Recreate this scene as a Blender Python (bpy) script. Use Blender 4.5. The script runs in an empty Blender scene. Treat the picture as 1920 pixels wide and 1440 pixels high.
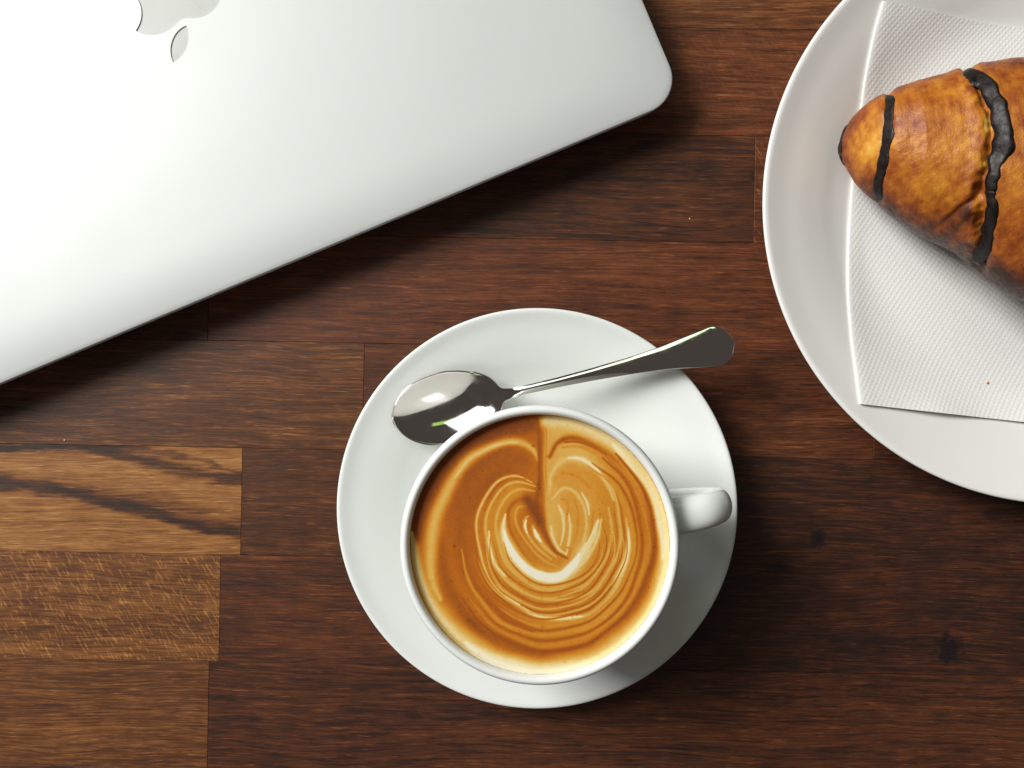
import bpy, bmesh, math, random
import numpy as np
from mathutils import Vector, Matrix
from mathutils.geometry import tessellate_polygon

random.seed(7)
rng = np.random.default_rng(7)
SC = bpy.context.scene
COL = SC.collection

# ------------------------------------------------------------------ camera
D = 0.36            # camera height over the table top (m)
S = 0.000225        # metres per photo pixel on the table plane
cam = bpy.data.cameras.new('camera')
cam.sensor_width = 36.0
cam.lens = 36.0 * D / (1920 * S)
cam.clip_start = 0.01
cam.clip_end = 50
camo = bpy.data.objects.new('camera', cam)
camo.location = (0, 0, D)
COL.objects.link(camo)
SC.camera = camo

# ------------------------------------------------------------------ light
world = bpy.data.worlds.new('World')
SC.world = world
world.use_nodes = True
bg = world.node_tree.nodes['Background']
bg.inputs['Color'].default_value = (1.0, 0.90, 0.83, 1)
bg.inputs['Strength'].default_value = 0.08

def area(name, loc, target, sx, sy, power, color):
    l = bpy.data.lights.new(name, 'AREA')
    l.shape = 'RECTANGLE'; l.size = sx; l.size_y = sy
    l.energy = power; l.color = color
    o = bpy.data.objects.new(name, l)
    o.location = loc
    o.rotation_euler = (Vector(target) - Vector(loc)).to_track_quat('-Z', 'Y').to_euler()
    COL.objects.link(o)
    return o

az = Vector((-0.86, 0.51, 0)).normalized()
el = math.radians(38)
ld = Vector((az.x * math.cos(el), az.y * math.cos(el), math.sin(el)))
area('window_light', ld * 3.0, (0, 0, 0), 1.25, 1.25, 112, (1.0, 0.985, 0.95))
# added soft fill, and a green lamp for outdoor plants mirrored in the spoon
area('fill_light', (-1.7, 1.7, 2.3), (0, 0, 0), 2.6, 2.0, 30, (0.94, 0.98, 1.0))
area('garden_light', (-0.25, 1.3, 1.9), (0, 0, 0), 1.0, 0.30, 0.9, (0.50, 0.95, 0.18))

SC.view_settings.view_transform = 'Standard'
SC.view_settings.look = 'None'
SC.view_settings.exposure = 0.0
SC.view_settings.gamma = 1.0
SC.render.engine = 'CYCLES'
SC.cycles.max_bounces = 8

# ------------------------------------------------------------------ helpers
def P(px, py, z=0.0):
    """point at height z that the photo shows at pixel (px, py)"""
    k = S * (1 - z / D)
    return Vector(((px - 960) * k, (720 - py) * k, z))

def proj(v):
    """numpy (n,3) -> photo pixels (n,2)"""
    k = S * (1 - v[:, 2] / D)
    return np.stack([960 + v[:, 0] / k, 720 - v[:, 1] / k], 1)

def srgb(r, g, b):
    f = lambda c: ((c / 255) / 12.92 if c / 255 <= 0.04045 else ((c / 255 + 0.055) / 1.055) ** 2.4)
    return (f(r), f(g), f(b), 1.0)

def catmull(pts, n=12):
    pts = [np.array(p, float) for p in pts]
    pts = [2 * pts[0] - pts[1]] + pts + [2 * pts[-1] - pts[-2]]
    out = []
    for i in range(1, len(pts) - 2):
        p0, p1, p2, p3 = pts[i - 1:i + 3]
        for k in range(n):
            t = k / n
            out.append(0.5 * ((2 * p1) + (-p0 + p2) * t + (2 * p0 - 5 * p1 + 4 * p2 - p3) * t * t
                              + (-p0 + 3 * p1 - 3 * p2 + p3) * t ** 3))
    out.append(pts[-2])
    return np.array(out)

def sstep(a, b, x):
    t = np.clip((x - a) / (b - a), 0, 1)
    return t * t * (3 - 2 * t)

def link_mesh(name, verts, faces, mat, parent=None, smooth=True):
    me = bpy.data.meshes.new(name)
    me.from_pydata([tuple(v) for v in verts], [], faces)
    me.validate()
    if smooth:
        me.polygons.foreach_set('use_smooth', [True] * len(me.polygons))
    me.update()
    o = bpy.data.objects.new(name, me)
    COL.objects.link(o)
    if mat: me.materials.append(mat)
    if parent: o.parent = parent
    return o

def recalc(o):
    bm = bmesh.new(); bm.from_mesh(o.data)
    bmesh.ops.remove_doubles(bm, verts=bm.verts, dist=1e-7)
    bmesh.ops.recalc_face_normals(bm, faces=bm.faces)
    bm.to_mesh(o.data); bm.free()

def grid_faces(nu, nv, wrap_v=False, off=0):
    f = []
    for i in range(nu - 1):
        for j in range(nv if wrap_v else nv - 1):
            j2 = (j + 1) % nv
            f.append((off + i * nv + j, off + i * nv + j2, off + (i + 1) * nv + j2, off + (i + 1) * nv + j))
    return f

def lathe(name, prof, mat, parent=None, center=(0, 0, 0), seg=160):
    """closed profile [(r, z)...] turned about z"""
    n = len(prof)
    v = []
    for (r, z) in prof:
        for k in range(seg):
            a = 2 * math.pi * k / seg
            v.append((r * math.cos(a), r * math.sin(a), z))
    f = grid_faces(n, seg, True)
    o = link_mesh(name, v, f, mat, parent)
    recalc(o)
    o.location = center
    return o

def empty(name, loc=(0, 0, 0), rz=0.0):
    o = bpy.data.objects.new(name, None)
    o.location = loc; o.rotation_euler = (0, 0, rz); o.empty_display_size = 0.02
    COL.objects.link(o)
    return o

def tag(o, label=None, cat=None, group=None, kind=None):
    if label: o['label'] = label
    if cat: o['category'] = cat
    if group: o['group'] = group
    if kind: o['kind'] = kind
    return o

class NT:
    """thin helper around a material's node tree"""
    def __init__(self, name):
        self.m = bpy.data.materials.new(name)
        self.m.use_nodes = True
        self.t = self.m.node_tree
        self.n = self.t.nodes
        self.b = self.n['Principled BSDF']
    def new(self, kind, **kw):
        x = self.n.new(kind)
        for k, v in kw.items(): setattr(x, k, v)
        return x
    def set(self, sock, v):
        if hasattr(v, 'is_linked') or isinstance(v, bpy.types.NodeSocket): self.t.links.new(v, sock)
        else: sock.default_value = v
    def math(self, op, a, b=0.0, c=None, clamp=False):
        x = self.new('ShaderNodeMath', operation=op, use_clamp=clamp)
        self.set(x.inputs[0], a); self.set(x.inputs[1], b)
        if c is not None: self.set(x.inputs[2], c)
        return x.outputs[0]
    def noise(self, vec, scale=1.0, detail=2.0, rough=0.5, dist=0.0):
        x = self.new('ShaderNodeTexNoise')
        if vec is not None: self.t.links.new(vec, x.inputs['Vector'])
        x.inputs['Scale'].default_value = scale
        x.inputs['Detail'].default_value = detail
        x.inputs['Roughness'].default_value = rough
        x.inputs['Distortion'].default_value = dist
        return x.outputs['Fac']
    def mapr(self, v, a, b, c=0.0, d=1.0, smooth=True):
        x = self.new('ShaderNodeMapRange')
        if smooth: x.interpolation_type = 'SMOOTHSTEP'
        self.set(x.inputs['Value'], v)
        self.set(x.inputs['From Min'], a); self.set(x.inputs['From Max'], b)
        self.set(x.inputs['To Min'], c); self.set(x.inputs['To Max'], d)
        return x.outputs['Result']
    def mix(self, fac, a, b, mode='MIX'):
        x = self.new('ShaderNodeMix', data_type='RGBA', blend_type=mode)
        self.set(x.inputs['Factor'], fac); self.set(x.inputs['A'], a) if False else None
        self.set(x.inputs[6], a); self.set(x.inputs[7], b)
        return x.outputs[2]
    def ramp(self, v, stops):
        x = self.new('ShaderNodeValToRGB')
        e = x.color_ramp.elements
        while len(e) < len(stops): e.new(0.5)
        for s, (p, c) in zip(e, stops): s.position = p; s.color = c
        self.set(x.inputs[0], v)
        return x.outputs['Color']
    def comb(self, x, y, z=0.0):
        c = self.new('ShaderNodeCombineXYZ')
        self.set(c.inputs[0], x); self.set(c.inputs[1], y); self.set(c.inputs[2], z)
        return c.outputs[0]
    def bump(self, h, strength, dist):
        x = self.new('ShaderNodeBump')
        x.inputs['Strength'].default_value = strength
        x.inputs['Distance'].default_value = dist
        self.t.links.new(h, x.inputs['Height'])
        self.t.links.new(x.outputs['Normal'], self.b.inputs['Normal'])
        return x
    def attr(self, name, kind='GEOMETRY'):
        x = self.new('ShaderNodeAttribute', attribute_type=kind, attribute_name=name)
        return x.outputs['Fac']
    def p(self, **kw):
        for k, v in kw.items(): self.set(self.b.inputs[k.replace('_', ' ')], v)

# ------------------------------------------------------------------ materials
def ceramic(name, col, rough=0.16):
    k = NT(name)
    g = k.new('ShaderNodeNewGeometry').outputs['Position']
    n = k.noise(g, 55, 2)
    k.p(Base_Color=col, Roughness=k.mapr(n, 0.3, 0.7, rough * 0.75, rough * 1.35), IOR=1.5)
    k.bump(k.noise(g, 90, 2), 0.12, 0.0006)
    return k.m

M_SAUCER = ceramic('white_glazed_ceramic_cool', (0.81, 0.84, 0.815, 1))
M_PLATE = ceramic('white_glazed_ceramic_warm', (0.86, 0.85, 0.82, 1), 0.2)

def aluminium(name, base, rough):
    k = NT(name)
    c = k.new('ShaderNodeTexCoord').outputs['Object']
    fine = k.noise(c, 5200, 2, 0.6)
    big = k.noise(c, 30, 2)
    k.p(Base_Color=k.mix(k.mapr(fine, 0.3, 0.7), tuple(b * 0.95 for b in base[:3]) + (1,), base),
        Metallic=0.20, Roughness=k.mapr(big, 0.3, 0.7, rough - 0.02, rough + 0.02))
    k.bump(fine, 0.35, 0.00004)
    return k.m
M_ALU = aluminium('anodised_aluminium', (0.655, 0.67, 0.66, 1), 0.52)
def plain(name, col, rough, metallic=0.0, ior=1.5):
    k = NT(name); c = k.new('ShaderNodeTexCoord').outputs['Object']
    n = k.noise(c, 120, 3)
    k.p(Base_Color=k.mix(n, tuple(x * 0.9 for x in col[:3]) + (1,), col), Metallic=metallic,
        Roughness=k.mapr(n, 0.3, 0.7, rough * 0.85, rough * 1.15), IOR=ior)
    return k.m
M_GASKET = plain('black_rubber_gasket', (0.012, 0.012, 0.013, 1), 0.6)
M_LOGO = plain('grey_emblem_plastic', (0.60, 0.61, 0.585, 1), 0.32)
def steel():
    k = NT('polished_steel'); c = k.new('ShaderNodeTexCoord').outputs['Object']
    n = k.noise(c, 260, 3)
    k.p(Base_Color=(0.66, 0.62, 0.585, 1), Metallic=1.0, Roughness=k.mapr(n, 0.35, 0.7, 0.05, 0.13))
    k.bump(k.noise(c, 70, 2), 0.05, 0.0005)
    return k.m
M_STEEL = steel()

TILT = -math.atan(0.0185)       # the staves run a touch downhill to the right
ROW0, ROWH = 1050.0, 200.8      # photo y (at x = 960) of one joint, stave height

def wood(name, streaks=None, knots=None):
    k = NT(name)
    pos = k.new('ShaderNodeNewGeometry').outputs['Position']
    rot = k.new('ShaderNodeVectorRotate', rotation_type='Z_AXIS')
    k.t.links.new(pos, rot.inputs['Vector']); rot.inputs['Angle'].default_value = -TILT
    sp = k.new('ShaderNodeSeparateXYZ'); k.t.links.new(rot.outputs[0], sp.inputs[0])
    seed = k.attr('["seed"]', 'OBJECT')
    tone = k.attr('["tone"]', 'OBJECT')
    red = k.attr('["red"]', 'OBJECT')
    fleck = k.attr('["fleck"]', 'OBJECT')
    x = k.math('ADD', sp.outputs[0], seed); y0 = sp.outputs[1]
    # slow wander of the grain
    wn = k.noise(k.comb(k.math('MULTIPLY', x, 9.0), k.math('MULTIPLY', y0, 22.0), seed), 1, 2)
    y = k.math('ADD', y0, k.math('MULTIPLY', k.math('SUBTRACT', wn, 0.5), 0.011))
    def n(fx, fy, det=3, ro=0.55, yy=None):
        return k.noise(k.comb(k.math('MULTIPLY', x, fx), k.math('MULTIPLY', yy or y, fy), seed), 1, det, ro)
    fib = n(80, 1800, 2, 0.65)
    med = n(24, 760, 4, 0.74)
    low = n(6, 110, 3, 0.6)
    mott = n(70, 110, 4, 0.65)
    v = k.math('MULTIPLY', fib, 0.44)
    v = k.math('ADD', v, k.math('MULTIPLY', med, 0.46))
    v = k.math('ADD', v, k.math('MULTIPLY', low, 0.24))
    v = k.math('ADD', v, k.math('MULTIPLY', mott, 0.22))
    v = k.math('SUBTRACT', v, 0.665)
    v = k.math('ADD', k.math('MULTIPLY', v, 1.32), tone)
    # ray flecks: short bright dashes across the grain
    def flecks(ang, fl, fw, lo, hi, sd):
        ca, sa = math.cos(ang), math.sin(ang)
        a = k.math('ADD', k.math('MULTIPLY', x, ca), k.math('MULTIPLY', y0, sa))
        b = k.math('SUBTRACT', k.math('MULTIPLY', y0, ca), k.math('MULTIPLY', x, sa))
        q = k.noise(k.comb(k.math('MULTIPLY', a, fl), k.math('MULTIPLY', b, fw), k.math('ADD', seed, sd)), 1, 1.0, 0.4)
        return k.mapr(q, lo, hi)
    fl1 = flecks(math.radians(-62), 190, 1150, 0.58, 0.70, 0.0)
    fl2 = flecks(math.radians(-52), 210, 950, 0.61, 0.72, 9.1)
    fl = k.math('MULTIPLY', k.math('MAXIMUM', fl1, fl2), fleck)
    v = k.math('ADD', v, k.math('MULTIPLY', fl, 0.22))
    # small bright short dashes along the grain
    dash = k.mapr(n(120, 1500, 1, 0.4, y0), 0.62, 0.78)
    v = k.math('ADD', v, k.math('MULTIPLY', dash, 0.20))
    # dark pores
    pore = k.mapr(n(240, 2600, 1, 0.4), 0.36, 0.27)
    v = k.math('SUBTRACT', v, k.math('MULTIPLY', pore, 0.12))
    if streaks:
        px = k.math('ADD', k.math('DIVIDE', sp.outputs[0], 0.6), 0.5)   # 0..1 over +-0.3 m
        for pts, wid, amt in streaks:
            fc = k.new('ShaderNodeFloatCurve')
            c = fc.mapping.curves[0]
            while len(c.points) < len(pts): c.points.new(0.5, 0.5)
            for q, (a, b) in zip(c.points, pts):
                w = P(a, b); w.rotate(Matrix.Rotation(-TILT, 3, 'Z'))
                q.location = (w.x / 0.6 + 0.5, w.y / 0.6 + 0.5)
            fc.mapping.update()
            k.set(fc.inputs['Value'], px)
            yc = k.math('MULTIPLY', k.math('SUBTRACT', fc.outputs[0], 0.5), 0.6)
            wob = k.math('MULTIPLY', k.math('SUBTRACT', n(45, 260, 4, 0.65, y0), 0.5), 0.009)
            d = k.math('ABSOLUTE', k.math('ADD', k.math('SUBTRACT', y0, yc), wob))
            s = k.mapr(d, wid, wid * 0.15)
            v = k.math('SUBTRACT', v, k.math('MULTIPLY', s, amt))
    if knots:
        for (a, b, r) in knots:
            w = P(a, b)
            vd = k.new('ShaderNodeVectorMath', operation='DISTANCE')
            k.t.links.new(pos, vd.inputs[0]); vd.inputs[1].default_value = (w.x, w.y, 0)
            dn = k.math('ADD', vd.outputs['Value'], k.math('MULTIPLY', k.math('SUBTRACT', k.noise(pos, 330, 3), 0.5), r * 2.6))
            v = k.math('SUBTRACT', v, k.math('MULTIPLY', k.mapr(dn, r * 1.4, r * 0.35), 0.32))
    warm = k.ramp(v, [(0.0, (0.0105, 0.0075, 0.0075, 1)), (0.28, (0.034, 0.0155, 0.0092, 1)),
                      (0.50, (0.106, 0.0395, 0.0150, 1)), (0.72, (0.275, 0.115, 0.034, 1)), (1.0, (0.50, 0.262, 0.085, 1))])
    redc = k.ramp(v, [(0.0, (0.0105, 0.0070, 0.0075, 1)), (0.28, (0.034, 0.0138, 0.0092, 1)),
                      (0.50, (0.112, 0.0335, 0.0140, 1)), (0.72, (0.220, 0.070, 0.027, 1)), (1.0, (0.36, 0.150, 0.066, 1))])
    col = k.mix(red, warm, redc)
    k.p(Base_Color=col, Roughness=k.mapr(v, 0.1, 0.8, 0.44, 0.36), IOR=1.45)
    k.p(Specular_IOR_Level=0.5)
    h = k.math('ADD', fib, k.math('MULTIPLY', pore, -0.8))
    k.bump(h, 0.22, 0.00012)
    return k.m

M_WOOD = wood('stained_beech')
M_WOOD_STREAK = wood('stained_beech_streaked', streaks=[
    ([(-700, 880), (0, 836), (150, 836), (280, 866), (380, 890), (457, 898), (600, 915)], 0.0040, 0.34),
    ([(-700, 905), (0, 906), (140, 926), (270, 960), (360, 985), (457, 1004), (600, 1030)], 0.0038, 0.29),
    ([(-700, 860), (0, 842), (250, 842), (380, 866), (457, 884), (520, 900), (600, 915)], 0.0016, 0.22),
    ([(-700, 860), (0, 902), (200, 930), (330, 962), (400, 978), (457, 996), (600, 1010)], 0.0070, 0.16)])
M_WOOD_KNOT = wood('stained_beech_knotted', knots=[(1533, 1010, 0.0032), (1778, 1216, 0.0052)])
M_UNDER = plain('dark_glue_line', (0.006, 0.0045, 0.004, 1), 0.7)

# ------------------------------------------------------------------ the table
table = tag(empty('table_top', (0, 0, 0), TILT), 'dark stained wooden table top of glued staves', kind='structure')
PT = 0.03
def make_plank(name, x0, x1, ya, yb, tone, red, fleck, mat):
    """x0..x1, ya..yb in table metres (rotated frame)"""
    g = 0.00004; bv = 0.00013
    x0 += g; x1 -= g; ya += g; yb -= g
    v = [(x0 + bv, ya + bv, 0), (x1 - bv, ya + bv, 0), (x1 - bv, yb - bv, 0), (x0 + bv, yb - bv, 0),
         (x0, ya, -bv), (x1, ya, -bv), (x1, yb, -bv), (x0, yb, -bv),
         (x0, ya, -PT), (x1, ya, -PT), (x1, yb, -PT), (x0, yb, -PT)]
    f = [(0, 1, 2, 3), (11, 10, 9, 8)]
    for a, b in ((0, 1), (1, 2), (2, 3), (3, 0)):
        f.append((a, a + 4, b + 4, b)); f.append((a + 4, a + 8, b + 8, b + 4))
    cx, cy = (x0 + x1) / 2, (ya + yb) / 2
    v = [(p[0] - cx, p[1] - cy, p[2]) for p in v]
    o = link_mesh(name, v, f, mat, table, smooth=False)
    o.location = (cx, cy, random.uniform(-0.00008, 0.0))
    o['seed'] = random.uniform(0, 40.0); o['tone'] = tone; o['red'] = red; o['fleck'] = fleck
    return o

def pix_x(px): return (px - 960) * S
# joints seen in the photo, row -> [x of the joint]; row r spans y = ROW0 + r*ROWH .. +ROWH
joints = {-4: [-380, 640, 1408, 2330], -3: [-560, 388, 1720, 2460], -2: [-420, 682, 1640, 2500],
          -1: [-560, 457, 1290, 2210], 0: [-480, 420, 1120, 2140], 1: [-610, 402, 2080],
          -5: [-240, 760, 1730, 2600], -6: [-300, 880, 1760, 2560], 2: [-420, 520, 1300, 2240]}
# (row, index of the stave from the left) -> tone, red, fleck
special = {(-1, 1): (0.72, 0.1, 0.0), (0, 1): (0.55, 0.15, 0.9), (1, 1): (0.52, 0.25, 0.0),
           (-1, 2): (0.42, 0.35, 0.0), (0, 2): (0.39, 0.8, 0.1), (1, 2): (0.365, 0.8, 0.0),
           (-2, 2): (0.43, 0.85, 0.0), (-2, 1): (0.47, 0.25, 0.0), (-3, 2): (0.47, 1.0, 0.1), (-3, 1): (0.38, 0.6, 0.0),
           (-4, 3): (0.47, 0.9, 0.95), (-4, 4): (0.40, 0.9, 0.1), (-5, 3): (0.49, 0.9, 0.25),
           (-5, 2): (0.49, 0.9, 0.25), (-6, 3): (0.52, 0.5, 0.1), (-6, 2): (0.52, 0.5, 0.1), (-3, 3): (0.37, 0.9, 0.05),
           (-1, 3): (0.29, 0.9, 0.0), (0, 3): (0.275, 0.95, 0.0), (1, 3): (0.30, 0.95, 0.0), (1, 4): (0.30, 0.95, 0.0),
           (0, 4): (0.30, 0.9, 0.0), (-2, 3): (0.35, 0.9, 0.0), (-1, 4): (0.30, 0.9, 0.0), (2, 2): (0.33, 0.8, 0.0)}
XL, XR = pix_x(-1500), pix_x(3400)
for row in range(-9, 7):
    js = joints.get(row)
    if js is None:
        js, xx = [], random.uniform(-900, -100)
        while xx < 3000: js.append(xx); xx += random.uniform(760, 1150)
    xs = [XL] + [pix_x(j) for j in js] + [XR]
    yb = (720 - (ROW0 + row * ROWH)) * S; ya = yb - ROWH * S
    for i in range(len(xs) - 1):
        t = special.get((row, i), (random.uniform(0.36, 0.46), random.uniform(0.3, 0.9), random.choice((0, 0, 0.2, 0.4))))
        mat = M_WOOD_STREAK if (row, i) == (-1, 1) else (M_WOOD_KNOT if row in (-1, 0) and i in (3, 4) else M_WOOD)
        o = make_plank('plank', xs[i], xs[i + 1], ya, yb, *t, mat)
        if (row, i) == (-1, 1): o['label'] = 'light honey brown stave with dark diagonal streaks'
        if (row, i) == (0, 1): o['label'] = 'brown stave with short pale ray flecks'
y_hi = (720 - (ROW0 - 9 * ROWH)) * S; y_lo = (720 - (ROW0 + 7 * ROWH)) * S
v = [(x, y, z) for z in (-PT - 0.004, -0.0009) for (x, y) in ((XL + .002, y_lo + .002), (XR - .002, y_lo + .002), (XR - .002, y_hi - .002), (XL + .002, y_hi - .002))]
link_mesh('glue_bed', v, [(3, 2, 1, 0), (4, 5, 6, 7), (0, 1, 5, 4), (1, 2, 6, 5), (2, 3, 7, 6), (3, 0, 4, 7)], M_UNDER, table, smooth=False)

# ------------------------------------------------------------------ saucer
SAU_C = P(1007, 953, 0.0185); SAU_R = 375.5 * S * (1 - 0.0185 / D)
sau_top = [(0, .0050), (.020, .0050), (.034, .0050), (.042, .0053), (.048, .0066), (.054, .0092), (.060, .0120), (.067, .0148), (.074, .0171), (SAU_R - .0022, .0187)]
sc_top = catmull(sau_top, 8)
def saucer_z(r): return float(np.interp(r, sc_top[:, 0], sc_top[:, 1]))
rim = [(SAU_R - .0011, .01915), (SAU_R - .0003, .01905), (SAU_R, .0186), (SAU_R - .0002, .0179), (SAU_R - .0012, .0172)]
und = [(.070, .0118), (.060, .0072), (.050, .0038), (.043, .0026), (.0405, .0022), (.0400, .0002), (.0392, 0.0), (.0378, 0.0), (.0370, .0004), (.0365, .0020), (.030, .0022), (0, .0022)]
saucer = lathe('saucer', [tuple(p) for p in sc_top] + rim + und, M_SAUCER, None, (SAU_C.x, SAU_C.y, 0), 200)
tag(saucer, 'round white glazed saucer under the coffee cup', 'saucer')

# ------------------------------------------------------------------ cup
ZR = 0.068
CUP_C = P(1012.5, 1023.5, ZR); CUP_R = 264 * S * (1 - ZR / D)
cup = tag(empty('coffee_cup', (CUP_C.x, CUP_C.y, 0.0052)), 'white ceramic cup with rounded handle standing on the saucer', 'cup')
R = CUP_R; z0 = 0.0052
def zz(l): return [(r, z - z0) for r, z in l]
outer = [(.0225, .0072), (.0240, .0056), (.0262, .0053), (.0276, .0062), (.0282, .0082), (.0320, .0125), (.0375, .0205), (.0420, .0310), (.0448, .0430), (.0462, .0540), (R - .0006, .0625)]
oc = [tuple(p) for p in catmull(outer, 6)]
TH = 0.0034
rimc = [(R - TH / 2 + (TH / 2) * math.cos(a), .0658 + .0024 * math.sin(a)) for a in [math.radians(d) for d in range(-10, 191, 20)]]
inner = [(R - TH - .0001, .0640), (R - TH - .0005, .056), (.0415, .044), (.0375, .032), (.032, .021), (.025, .0135), (.012, .0110), (0, .0108)]
ic = [tuple(p) for p in catmull(inner, 5)]
lathe('body', zz([(0, .0072)] + oc + rimc + ic), M_SAUCER, cup, (0, 0, 0), 200)

# handle: a flattened loop swept in the vertical plane that points right
ha = math.radians(10.0)
path = catmull([(.0418, .0545), (.0470, .0566), (.0550, .0576), (.0618, .0566), (.0665, .0520), (.0672, .0450), (.0635, .0370), (.0560, .0290), (.0470, .0245), (.0365, .0222)], 7)
NS = 28; hv = []; npth = len(path)
for i, (r, z) in enumerate(path):
    t = path[min(i + 1, npth - 1)] - path[max(i - 1, 0)]; t /= np.linalg.norm(t)
    nr, nz = -t[1], t[0]                 # normal in the plane
    u = i / (npth - 1)
    flare = 1 + 0.35 * (sstep(.16, 0, u) + sstep(.84, 1, u))
    wid = (.0074 - .0042 * u + .0018 * u * u) * flare; thk = (.0044 - .0006 * u) * flare
    for j in range(NS):
        a = 2 * math.pi * j / NS
        ca, sa = math.cos(a), math.sin(a)
        ex = 0.96
        w = math.copysign(abs(ca) ** ex, ca) * wid; h = math.copysign(abs(sa) ** ex, sa) * thk
        hv.append((r + nr * h, w, z + nz * h - z0))
hf = grid_faces(npth, NS, True) + [tuple(range(NS)), tuple(range((npth - 1) * NS, npth * NS))]
hd = link_mesh('handle', hv, hf, M_SAUCER, cup); recalc(hd)
hd.rotation_euler = (0, 0, ha)

# ------------------------------------------------------------------ latte
ZC = 0.0646
def Z1(l): return [(700 + a / 2.4, 740 + b / 2.4) for a, b in l]
cf_r = R - TH + .0001
ng = 400
gx = np.linspace(-cf_r, cf_r, ng)
X, Y = np.meshgrid(gx, gx, indexing='ij')
rr = np.hypot(X, Y)
inside = rr <= cf_r - 1e-5
# small lift where the foam clings to the wall
Zc = ZC + 0.0009 * sstep(cf_r - .0022, cf_r, rr) ** 2 + 0.0003 * np.exp(-((X / .02) ** 2 + (Y / .02) ** 2))
V = np.stack([X + CUP_C.x, Y + CUP_C.y, np.full_like(X, ZC)], -1).reshape(-1, 3)
PX = proj(V)
def wobble(p, amp, sc, ph):
    return p + amp * np.stack([np.sin(p[:, 1] / sc + ph) + .6 * np.sin(p[:, 0] / sc * 1.7 + ph * 2), np.sin(p[:, 0] / sc * 1.1 + ph * 3) + .6 * np.sin(p[:, 1] / sc * 1.9 + ph)], 1)
PW = wobble(PX, 1.1, 17.0, .7)
def poly_dist(pts, widths, q):
    """signed by nothing: normalised distance to a smooth polyline of varying width, fading at its ends"""
    c = catmull(pts, 8); w = np.interp(np.linspace(0, 1, len(c)), np.linspace(0, 1, len(widths)), widths)
    best = np.full(len(q), 1e9)
    lo = c.min(0) - 3 * max(widths); hi = c.max(0) + 3 * max(widths)
    m = ((q > lo) & (q < hi)).all(1)
    qq = q[m]; b = np.full(len(qq), 1e9)
    for i in range(len(c) - 1):
        a, e = c[i], c[i + 1]; d = e - a; L = (d ** 2).sum()
        if L < 1e-9: continue
        t = np.clip(((qq - a) @ d) / L, 0, 1)
        dd = np.hypot(*(qq - a - t[:, None] * d).T) / np.maximum(w[i] + t * (w[i + 1] - w[i]), 0.4)
        b = np.minimum(b, dd)
    best[m] = b
    return best
L = np.zeros(len(PX))
x, y = PX[:, 0], PX[:, 1]
# ground tone: left / top darker crema plus painted rim shade, right more blonde
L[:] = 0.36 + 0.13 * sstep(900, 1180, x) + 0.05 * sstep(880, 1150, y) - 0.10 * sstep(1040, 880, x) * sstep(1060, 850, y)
zx, zy = (PW[:, 0] - 700) * 2.4, (PW[:, 1] - 740) * 2.4
# right of the parting line
part = catmull([(768, 60), (768, 250), (768, 420), (776, 560), (792, 650), (835, 712), (880, 742)], 10)
xp = np.interp(zy, part[:, 1], part[:, 0])
Rt = sstep(-7, 9, zx - xp) * (zy < 735)
L += Rt * 0.16 * sstep(740, 600, zy) * sstep(1150, 900, zx)
def stroke(pts, widths, val, mode='to', soft=1.0):
    """pull the tone towards val along a stroke"""
    global L
    d = poly_dist(Z1(pts), [w / 2.4 for w in widths], PW)
    k = np.exp(-(d ** 2) * (1.25 if max(widths) < 20 else 0.9) * soft)
    if mode == 'to': L = L * (1 - k) + val * k
    else: L = L + val * k
def flat(pts, widths, val, edge=.35):
    global L
    d = poly_dist(Z1(pts), [w / 2.4 for w in widths], PW)
    k = 1 - sstep(1 - edge, 1 + edge, d)
    L = L * (1 - k) + val * k
# dark outer crema left + top, the cup rim's shade painted in too
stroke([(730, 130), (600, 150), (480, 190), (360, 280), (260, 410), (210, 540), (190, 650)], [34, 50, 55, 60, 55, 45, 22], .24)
# broad orange bands
stroke([(300, 640), (315, 760), (345, 880), (420, 1000), (520, 1095), (640, 1155), (770, 1180), (900, 1170), (1030, 1115), (1140, 1020), (1220, 900), (1258, 770), (1255, 640), (1225, 520), (1170, 410), (1100, 310), (1010, 235), (910, 195), (830, 215), (795, 280)],
       [18, 26, 30, 32, 32, 32, 32, 32, 30, 28, 26, 26, 26, 26, 26, 24, 18, 16, 12, 8], .31, soft=.9)
stroke([(770, 1180), (640, 1155), (520, 1095), (430, 1010)], [20, 24, 22, 14], .26)
stroke([(850, 240), (930, 235), (1020, 275), (1100, 355), (1160, 460), (1195, 580), (1195, 700), (1160, 820)], [6, 10, 12, 14, 14, 12, 10, 6], .50)
stroke([(860, 215), (940, 215), (1040, 262), (1120, 345)], [5, 6, 6, 4], .30)
# foam ring at the wall: right and bottom
stroke([(775, 120), (880, 125), (1000, 165), (1120, 250), (1215, 370), (1280, 500), (1315, 640), (1318, 760), (1290, 880), (1235, 1000), (1140, 1110), (1020, 1190), (880, 1240), (740, 1255), (600, 1225), (480, 1165), (370, 1080), (270, 960), (215, 840), (185, 730), (172, 620)],
       [26, 30, 34, 38, 42, 42, 38, 36, 38, 46, 52, 56, 58, 58, 56, 52, 36, 28, 22, 16, 8], .72, soft=.8)
stroke([(1080, 230), (1180, 350), (1255, 480), (1295, 620), (1300, 740)], [10, 16, 18, 16, 8], .80)
stroke([(1120, 1170), (960, 1235), (780, 1265), (620, 1240), (500, 1180), (420, 1120)], [16, 32, 42, 38, 24, 8], .86)
# left light ribbon
stroke([(748, 300), (722, 250), (665, 218), (595, 215), (505, 245), (415, 312), (345, 405), (295, 515), (266, 625), (256, 730), (268, 830), (300, 920)],
       [5, 12, 17, 19, 22, 25, 28, 30, 30, 26, 20, 10], .62)
stroke([(640, 216), (540, 230), (440, 290), (365, 375)], [6, 9, 9, 6], .68)
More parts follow.
